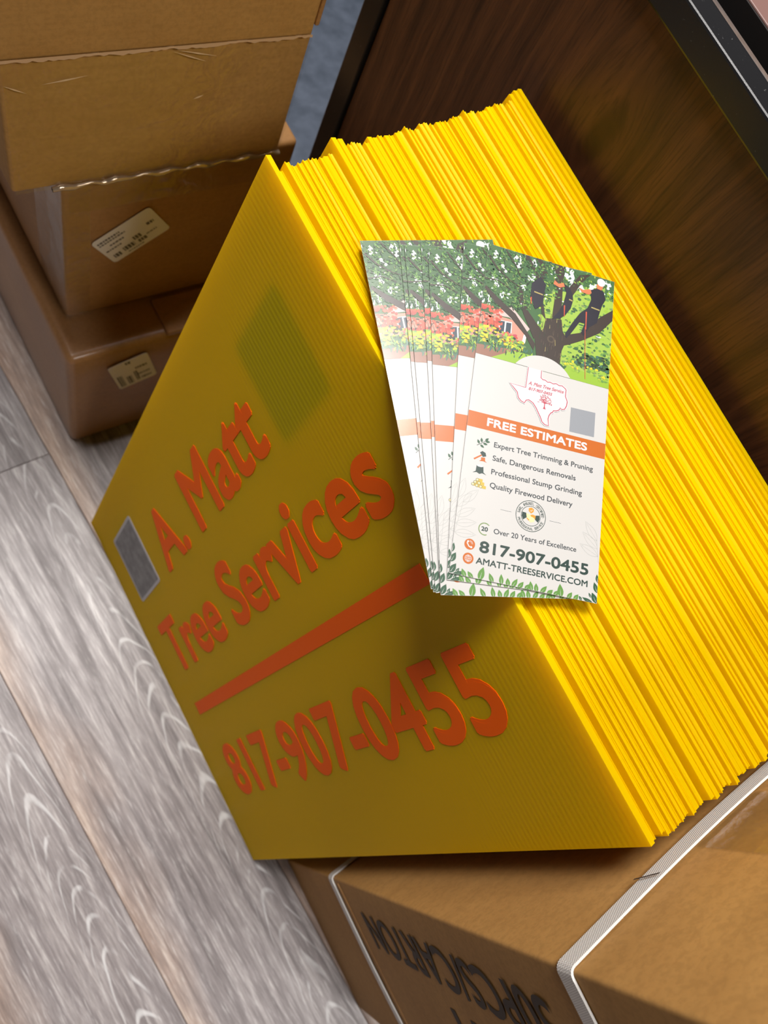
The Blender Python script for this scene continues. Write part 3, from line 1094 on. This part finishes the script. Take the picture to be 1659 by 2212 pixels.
# boughs drawn over the leaves
ph.quadstrip([(1, 207), (8, 199), (16, 194), (25, 190)], 1.3, .6, 'bark')
ph.quadstrip([(0, 190), (9, 191), (18, 187)], .9, .5, 'bark')
ph.quadstrip([(12, 215), (20, 205), (24, 197)], 1.0, .5, 'bark')
ph.poly([(33, 158), (22.6, 170.7), (10, 178.6), (1.5, 185), (0.5, 183), (8, 175), (20, 167), (30, 158)], 'bark'); ph.up()
# two repeats of the climber cut into lens shapes, then the climber
ph.poly([(37, 203), (41.2, 198), (40.2, 190.4), (40.2, 182.5), (35.2, 178), (31.1, 186), (31.5, 196.3)], 'navy')
ph.poly([(52.8, 203.2), (57.5, 201), (59.8, 197), (60.5, 192.5), (59.2, 186), (56, 180.3), (52.2, 176.3), (46.9, 174.6), (51, 181), (54, 188.3), (55.4, 196.7)], 'navy')
ph.poly([(46.1, 200.3), (50.5, 199), (54, 200.8), (53, 203.4), (49.5, 201.6), (46.6, 203.4)], 'skin')
ph.poly([(72, 204), (77, 207), (81.5, 205.6), (83.2, 200), (81, 195), (79.5, 189), (78, 181), (73, 176.5), (69.2, 168.8), (67.5, 171), (69.5, 178), (66, 178), (60.5, 168), (57.6, 163.6), (56.6, 166.5), (61, 176), (66, 185), (70.8, 190), (73, 197)], 'navy')
ph.poly([(64, 203.4), (66, 200.6), (71, 200.2), (73, 202), (72, 204.6), (67, 202.6)], 'skin')
ph.poly([(76.6, 206.6), (79.8, 206.2), (81, 209), (78.5, 211.4), (76.2, 209.6)], 'skin'); ph.up()
ph.poly(circ(79.3, 212.0, 2.9, 20), 'helmet')
for (x, y, L) in ((31.8, 186, 5), (54.8, 187, 8), (70.2, 187, 13)):
    ph.quadstrip([(x, y), (x + .4, y - L)], .9, .5, 'rope')
for (x, y, dx_) in ((33.5, 190.5, 6), (57.6, 192.4, 2.4), (73.4, 191.4, 6)):
    ph.quadstrip([(x, y), (x + dx_, y - .5)], .9, .9, 'khaki')
ph.quadstrip([(70, 176), (71, 160), (72.4, 139)], .35, .35, 'rope'); ph.up()
# white dome behind the map
cy_, rr_ = 124.6, 21.9
ph.poly([(44 + rr_ * math.cos(math.radians(a)), cy_ + rr_ * math.sin(math.radians(a))) for a in [33.2 + i * (146.8 - 33.2) / 24 for i in range(25)]], 'white')
ph.build('garden_photo', card)

# --- state map emblem
em = Print(); em.layer = 19
TX = [(34.5, 139.5), (43.1, 139.4), (43.1, 131.6), (44.6, 130.6), (46.0, 130.8), (47.7, 129.8), (49.2, 130.3), (51.5, 129.7), (53.4, 130.4), (55.6, 129.6), (57.4, 130.0), (59.4, 128.8),
      (60.2, 128.0), (60.1, 123.5), (61.6, 120.2), (61.2, 117.2), (60.2, 114.9), (58.5, 114.2), (57.3, 115.0), (56.6, 113.4), (55.0, 112.4), (53.0, 112.0), (52.6, 110.9), (51.4, 110.0), (50.3, 108.0), (49.9, 105.6),
      (50.6, 101.3), (48.2, 101.4), (46.2, 102.8), (45.0, 105.5), (43.8, 107.4), (41.6, 111.0), (39.4, 113.6), (36.6, 114.9), (34.9, 114.2), (33.9, 112.2), (31.8, 112.8), (29.8, 114.6), (28.8, 118.0), (26.2, 120.4), (23.7, 122.6), (33.9, 122.4)]
def grow(pts, d):
    out = []
    n = len(pts)
    cxm = sum(p[0] for p in pts) / n; cym = sum(p[1] for p in pts) / n
    for i in range(n):
        a, p, c_ = pts[i - 1], pts[i], pts[(i + 1) % n]
        t1 = Vector((p[0] - a[0], p[1] - a[1])).normalized(); t2 = Vector((c_[0] - p[0], c_[1] - p[1])).normalized()
        t = (t1 + t2)
        t = t.normalized() if t.length > .1 else t1
        out.append((p[0] - t.y * d, p[1] + t.x * d))
    return out
em.poly(grow(TX, .9), 'pale'); em.up()
em.poly(grow(TX, .32), 'red'); em.up()
em.poly(grow(TX, -.24), 'pale'); em.up()
em.fat('A. Matt Tree Service', 35.4, 58.8, 125.0, 2.3, 'red', .06, .35)
em.fat('817-907-0455', 35.8, 51.4, 121.4, 2.0, 'red', .07, .25)
# small red tree
em.poly([(46.1, 111.4), (47.9, 111.4), (47.2, 113), (47.2, 116.2), (46.7, 116.2), (46.6, 113)], 'red')
r5 = random.Random(9)
for k in range(110):
    a = r5.uniform(-.15, math.pi + .15); q = math.sqrt(r5.random())
    x, y = 46.8 + 4.7 * q * math.cos(a), 115.6 + 5.2 * q * math.sin(a)
    em.poly(circ(x, y, .27, 5), 'red')
for k in range(7):
    a = math.radians(20 + k * 23)
    em.quadstrip([(46.9, 115), (46.9 + 3.9 * math.cos(a), 115.4 + 4.4 * math.sin(a))], .4, .1, 'red')
em.build('state_emblem', card)
# plain grey square where the code is printed
sq = Print(); sq.layer = 2
sq.poly([(64.4, 101.2), (80.9, 101.6), (80.9, 118.0), (64.4, 117.4)], 'qr')
sq.build('grey_square', card)

# --- orange banner
bn = Print(); bn.layer = 1
bn.poly([(0, 88.6), (CW, 88.9), (CW, 99.2), (0, 98.6)], 'orange'); bn.up()
bn.fat('FREE ESTIMATES', 12.0, 76.8, 91.3, 5.3, 'pale', .26)
bn.build('banner', card)

# --- list of services with icons
sv = Print(); sv.layer = 2
for s, x1, y in (('Expert Tree Trimming & Pruning', 81.5, 79.1), ('Safe, Dangerous Removals', 70.7, 70.7), ('Professional Stump Grinding', 75.4, 62.2), ('Quality Firewood Delivery', 69.8, 53.9)):
    sv.fat(s, 17.8, x1, y, 3.3, 'ink', .07)
# sprig
sv.quadstrip([(7.4, 77.8), (10, 79.6), (13.6, 82.6)], .35, .25, 'deep')
for (x, y, a) in ((8.8, 79, 118), (10.2, 80.2, 100), (12.2, 81.6, 48), (11, 79.9, -8), (9.4, 78.6, -30), (12.4, 81.2, 8)):
    sv.poly(leaf(x, y, 2.9, .75, math.radians(a)), 'leafa')
# axe and stump
sv.quadstrip([(6.6, 69.0), (11.2, 72.6)], 1.0, .8, 'orange')
sv.poly([(9.8, 73.8), (11.8, 71.4), (13.8, 72.2), (13.2, 74.2), (11.2, 75)], 'deep')
sv.poly([(9.8, 68.4), (10.8, 69.2), (10.8, 71), (13.2, 71.2), (13.4, 69.2), (14.6, 68.4), (12.2, 68.8)], 'orange')
# stump
sv.poly([(6.6, 60.6), (8.4, 62), (8.6, 65.6), (12.8, 65.6), (13.2, 62), (15, 60.8), (12.4, 61.4), (10.8, 60.6), (9, 61.4)], 'deep'); sv.up()
sv.poly([(10.7 + 2.0 * math.cos(t * .4), 65.6 + .7 * math.sin(t * .4)) for t in range(16)], 'pale')
# logs
for (x, y) in ((7.6, 53.8), (10, 53.4), (12.4, 53.2), (8.8, 55.3), (11.2, 55.1), (10, 56.9)):
    sv.poly([(x - .2, y - .9), (x + 3.2, y - .9), (x + 3.2, y + .9), (x - .2, y + .9)], 'log')
sv.up()
for (x, y) in ((7.6, 53.8), (10, 53.4), (8.8, 55.3), (12.4, 53.2), (11.2, 55.1), (10, 56.9)):
    sv.ring(x, y, .72, .95, 'bark2', 14); sv.poly(circ(x, y, .72, 14), 'logend')
sv.build('service_list', card)

# --- round badge
bd = Print(); bd.layer = 2
bx, by = 44.4, 42.6
bd.ring(bx, by, 9.0, 9.35, 'deep', 48); bd.ring(bx, by, 5.75, 6.05, 'deep', 40)
bd.arctext('SAFE, INSURED, CERTIFIED', bx, by, 6.75, 172, 8, 1.55, 'deep')
bd.arctext('PROFESSIONAL SERVICE', bx, by, 8.35, 200, 340, 1.5, 'deep', True)
bd.poly([(bx - 5.4, by + 1.6), (bx - 5.6, by - .8), (bx - 4.6, by - 3.0), (bx - 2.4, by - 1.2), (bx - 3.0, by + 1.4)], 'deep')
bd.poly([(bx + 5.4, by + 1.4), (bx + 5.6, by - .8), (bx + 4.7, by - 3.0), (bx + 2.8, by - 1.6), (bx + 3.0, by + 1.0)], 'deep')
bd.poly([(bx - 2.9, by + 1.2), (bx - 2.4, by - 1.2), (bx - .4, by - 3.6), (bx + 2.2, by - 3.2), (bx + 2.7, by - 1.4), (bx + .6, by + .4), (bx - .8, by + .9)], 'logend'); bd.up()
bd.poly([(bx - .4, by + .6), (bx + 1.2, by + 1.2), (bx + 2.9, by + .8), (bx + 2.8, by - 1.5), (bx + 1.8, by - .6), (bx + .2, by - .2)], 'amber')
for k in range(4):
    bd.poly(circ(bx - 2.0 + k * .8, by - 1.9 - k * .5, .45, 10), 'amber' if k < 2 else 'logend')
bd.poly([(bx, by + 5.2), (bx + 1.6, by + 4.5), (bx + 1.5, by + 2.8), (bx, by + 1.6), (bx - 1.5, by + 2.8), (bx - 1.6, by + 4.5)], 'amber'); bd.up()
bd.quadstrip([(bx - .7, by + 3.4), (bx - .1, by + 2.8), (bx + .8, by + 4.0)], .3, .3, 'pale')
bd.quadstrip([(25.7, 42.4), (32.4, 42.4)], .18, .18, 'grey'); bd.quadstrip([(56.2, 42.4), (63.4, 42.4)], .18, .18, 'grey')
bd.build('round_badge', card)

# --- twig outlines
tw = Print(); tw.layer = 1
def leafline(x, y, L, w, a):
    p = leaf(x, y, L, w, math.radians(a), 9)
    tw.quadstrip(p + [p[0]], .16, .16, 'outline')
    tw.quadstrip([(x, y), (x + L * .9 * math.cos(math.radians(a)), y + L * .9 * math.sin(math.radians(a)))], .12, .12, 'outline')
for (x, y, a) in ((0.2, 38.5, 52), (3.2, 41.8, 48), (0.2, 33.0, 32), (0.2, 28.6, 14), (0.2, 44, 78), (0.2, 23.5, 4)):
    leafline(x, y, 12.5, 2.3, a)
tw.quadstrip([(0.2, 24), (2, 34), (3.2, 41.8)], .16, .16, 'outline')
tw.build('twig_outline', card)
tw = Print(); tw.layer = 1
for (x, y, a) in ((86.8, 36.8, 128), (87.4, 32, 140), (88.0, 27.6, 156)):
    leafline(x, y, 13, 2.4, a)
tw.quadstrip([(88.4, 24), (88.0, 28), (87.2, 33), (86.6, 37.4)], .16, .16, 'outline')
tw.build('twig_outline', card)

# --- contact lines
ct = Print(); ct.layer = 2
for k in range(20):
    a = math.radians(-62 - k * 12.5)
    ct.poly(leaf(17.5 + 3.2 * math.cos(a), 28.9 + 3.2 * math.sin(a), 1.15, .3, a - 1.2, 4), 'olive')
ct.fat('20', 15.5, 19.5, 27.6, 2.6, 'deep', .12)
ct.fat('Over 20 Years of Excellence', 23.0, 74.1, 27.4, 3.05, 'ink', .05)
ct.fat('817-907-0455', 15.6, 82.5, 15.1, 6.7, 'deep', .28)
ct.fat('AMATT-TREESERVICE.COM', 14.4, 82.5, 8.3, 3.7, 'deep', .11)
ct.poly(circ(9.8, 18.4, 3.15), 'orange'); ct.poly(circ(9.8, 10.3, 3.15), 'orange'); ct.up()
ct.quadstrip([(8.6, 20.2), (8.3, 18.9), (9.4, 17.2), (11.0, 16.6)], .7, .7, 'pale')
ct.poly(circ(8.7, 19.9, .6, 10), 'pale'); ct.poly(circ(10.9, 16.9, .6, 10), 'pale')
ct.ring(9.6, 18.6, 1.25, 1.45, 'pale', 10, 0, 90); ct.ring(9.6, 18.6, 1.85, 2.05, 'pale', 10, 0, 90)
ct.ring(9.8, 10.3, 1.75, 2.0, 'pale', 22)
ct.quadstrip([(7.9, 10.3), (11.7, 10.3)], .22, .22, 'pale'); ct.quadstrip([(9.8, 8.4), (9.8, 12.2)], .22, .22, 'pale')
for s in (-1, 1):
    ct.quadstrip([(9.8, 12.2), (9.8 + s * .95, 10.9), (9.8 + s * .95, 9.7), (9.8, 8.4)], .2, .2, 'pale')
    ct.quadstrip([(8.3, 10.3 + s * 1.0), (11.3, 10.3 + s * 1.0)], .18, .18, 'pale')
ct.build('contact_lines', card)

# --- leaf border along the foot
lf = Print(); lf.layer = 1
def bleaf(x, y, L, w, a, nm):
    lf.poly(leaf(x, y, L, w, math.radians(a)), nm)
    VEINS.append((x, y, L, a))
VEINS = []
for (x, y, L, w, a) in ((0.2, 0.2, 6.6, 1.7, 62), (3.6, 1.0, 3.4, .8, 58), (0.1, 6.4, 6.2, 1.6, 68), (0.1, 12, 5.4, 1.2, 84), (1, -1.2, 9, 1.4, 24), (88.6, 0, 6.6, 1.7, 118),
                        (85.2, 2.6, 3.2, .7, 122), (88.7, 6, 6.4, 1.5, 110), (88.8, 12, 5, 1.1, 100), (87, -1, 8, 1.3, 158), (79.5, 0, 3, .8, 130)):
    bleaf(x, y, L, w, a, 'leafa')
for (x, L, a) in ((9.5, 4.6, 118), (13.8, 4.4, 130), (17.5, 7.4, 78), (25.6, 5.2, 116), (30.6, 5.4, 96), (34.6, 4.0, 98), (36.8, 5.4, 62), (40.4, 4.6, 56), (44.8, 3.6, 60), (48.6, 5.0, 100), (51.6, 4.4, 96), (54, 5.2, 54), (58, 4, 46),
                  (66.6, 7, 98), (70.6, 4.2, 60), (74.6, 3.8, 58), (62.4, 3.4, 60)):
    bleaf(x, -1.0, L + 1.0, 1.35 if L < 6 else 1.9, a, 'leafb')
lf.up()
for (x, y, L, a) in VEINS:
    a = math.radians(a)
    lf.quadstrip([(x + L * .15 * math.cos(a), y + L * .15 * math.sin(a)), (x + L * .62 * math.cos(a), y + L * .62 * math.sin(a))], .3, .08, 'white')
lf.build('leaf_border', card)

# --- place the fan of cards
Cn = Vector((-0.1201, -0.0073, 0.9927)).normalized()
P0 = Vector((0.145, 0.123, 0.6124))
def card_matrix(bl, ang, drop, tilt=0.0):
    up_ = Vector((math.cos(math.radians(ang)), math.sin(math.radians(ang)), 0))
    up_ = (up_ - Cn * up_.dot(Cn)).normalized()
    rt = up_.cross(Cn).normalized()
    z = P0.z - (Cn.x * (bl[0] - P0.x) + Cn.y * (bl[1] - P0.y)) / Cn.z
    mm = Matrix((rt, up_, Cn)).transposed().to_4x4()
    mm.translation = Vector((bl[0], bl[1], z)) - Cn * (drop + CT * .001 + 0.0001)
    return mm
def copy_card(src):
    c = src.copy(); COL.objects.link(c)
    for chd in list(src.children):
        d = chd.copy(); COL.objects.link(d); d.parent = c
    return c
FAN = [((0.0765, 0.1783), 52.2, 0.0, 'glossy tree service rack card lying on top of the fan, fully readable'),
       ((0.0738, 0.1757), 56.3, 0.0008, 'rack card directly under the top card of the fan, offset to the left'),
       ((0.0668, 0.1700), 61.6, 0.0016, 'rack card third from the top of the fan, with its lower corner sticking out'),
       ((0.0680, 0.1722), 62.8, 0.0024, 'rack card fourth from the top of the fan, only a thin strip showing'),
       ((0.0655, 0.1722), 65.0, 0.0032, 'rack card fifth from the top of the fan, above the wide left strip'),
       ((0.0648, 0.1732), 65.5, 0.0040, 'rack card sixth from the top of the fan, only its white edge showing'),
       ((0.0648, 0.1752), 71.9, 0.0048, 'leftmost rack card at the bottom of the fan, washed out by glare')]
tag(card, FAN[0][3], 'card', 'fanned rack cards')
copies = [card] + [copy_card(card) for _ in FAN[1:]]
for o, (bl, ang, drop, lb) in zip(copies, FAN):
    o.matrix_world = card_matrix(bl, ang, drop)
    tag(o, lb, 'card', 'fanned rack cards')
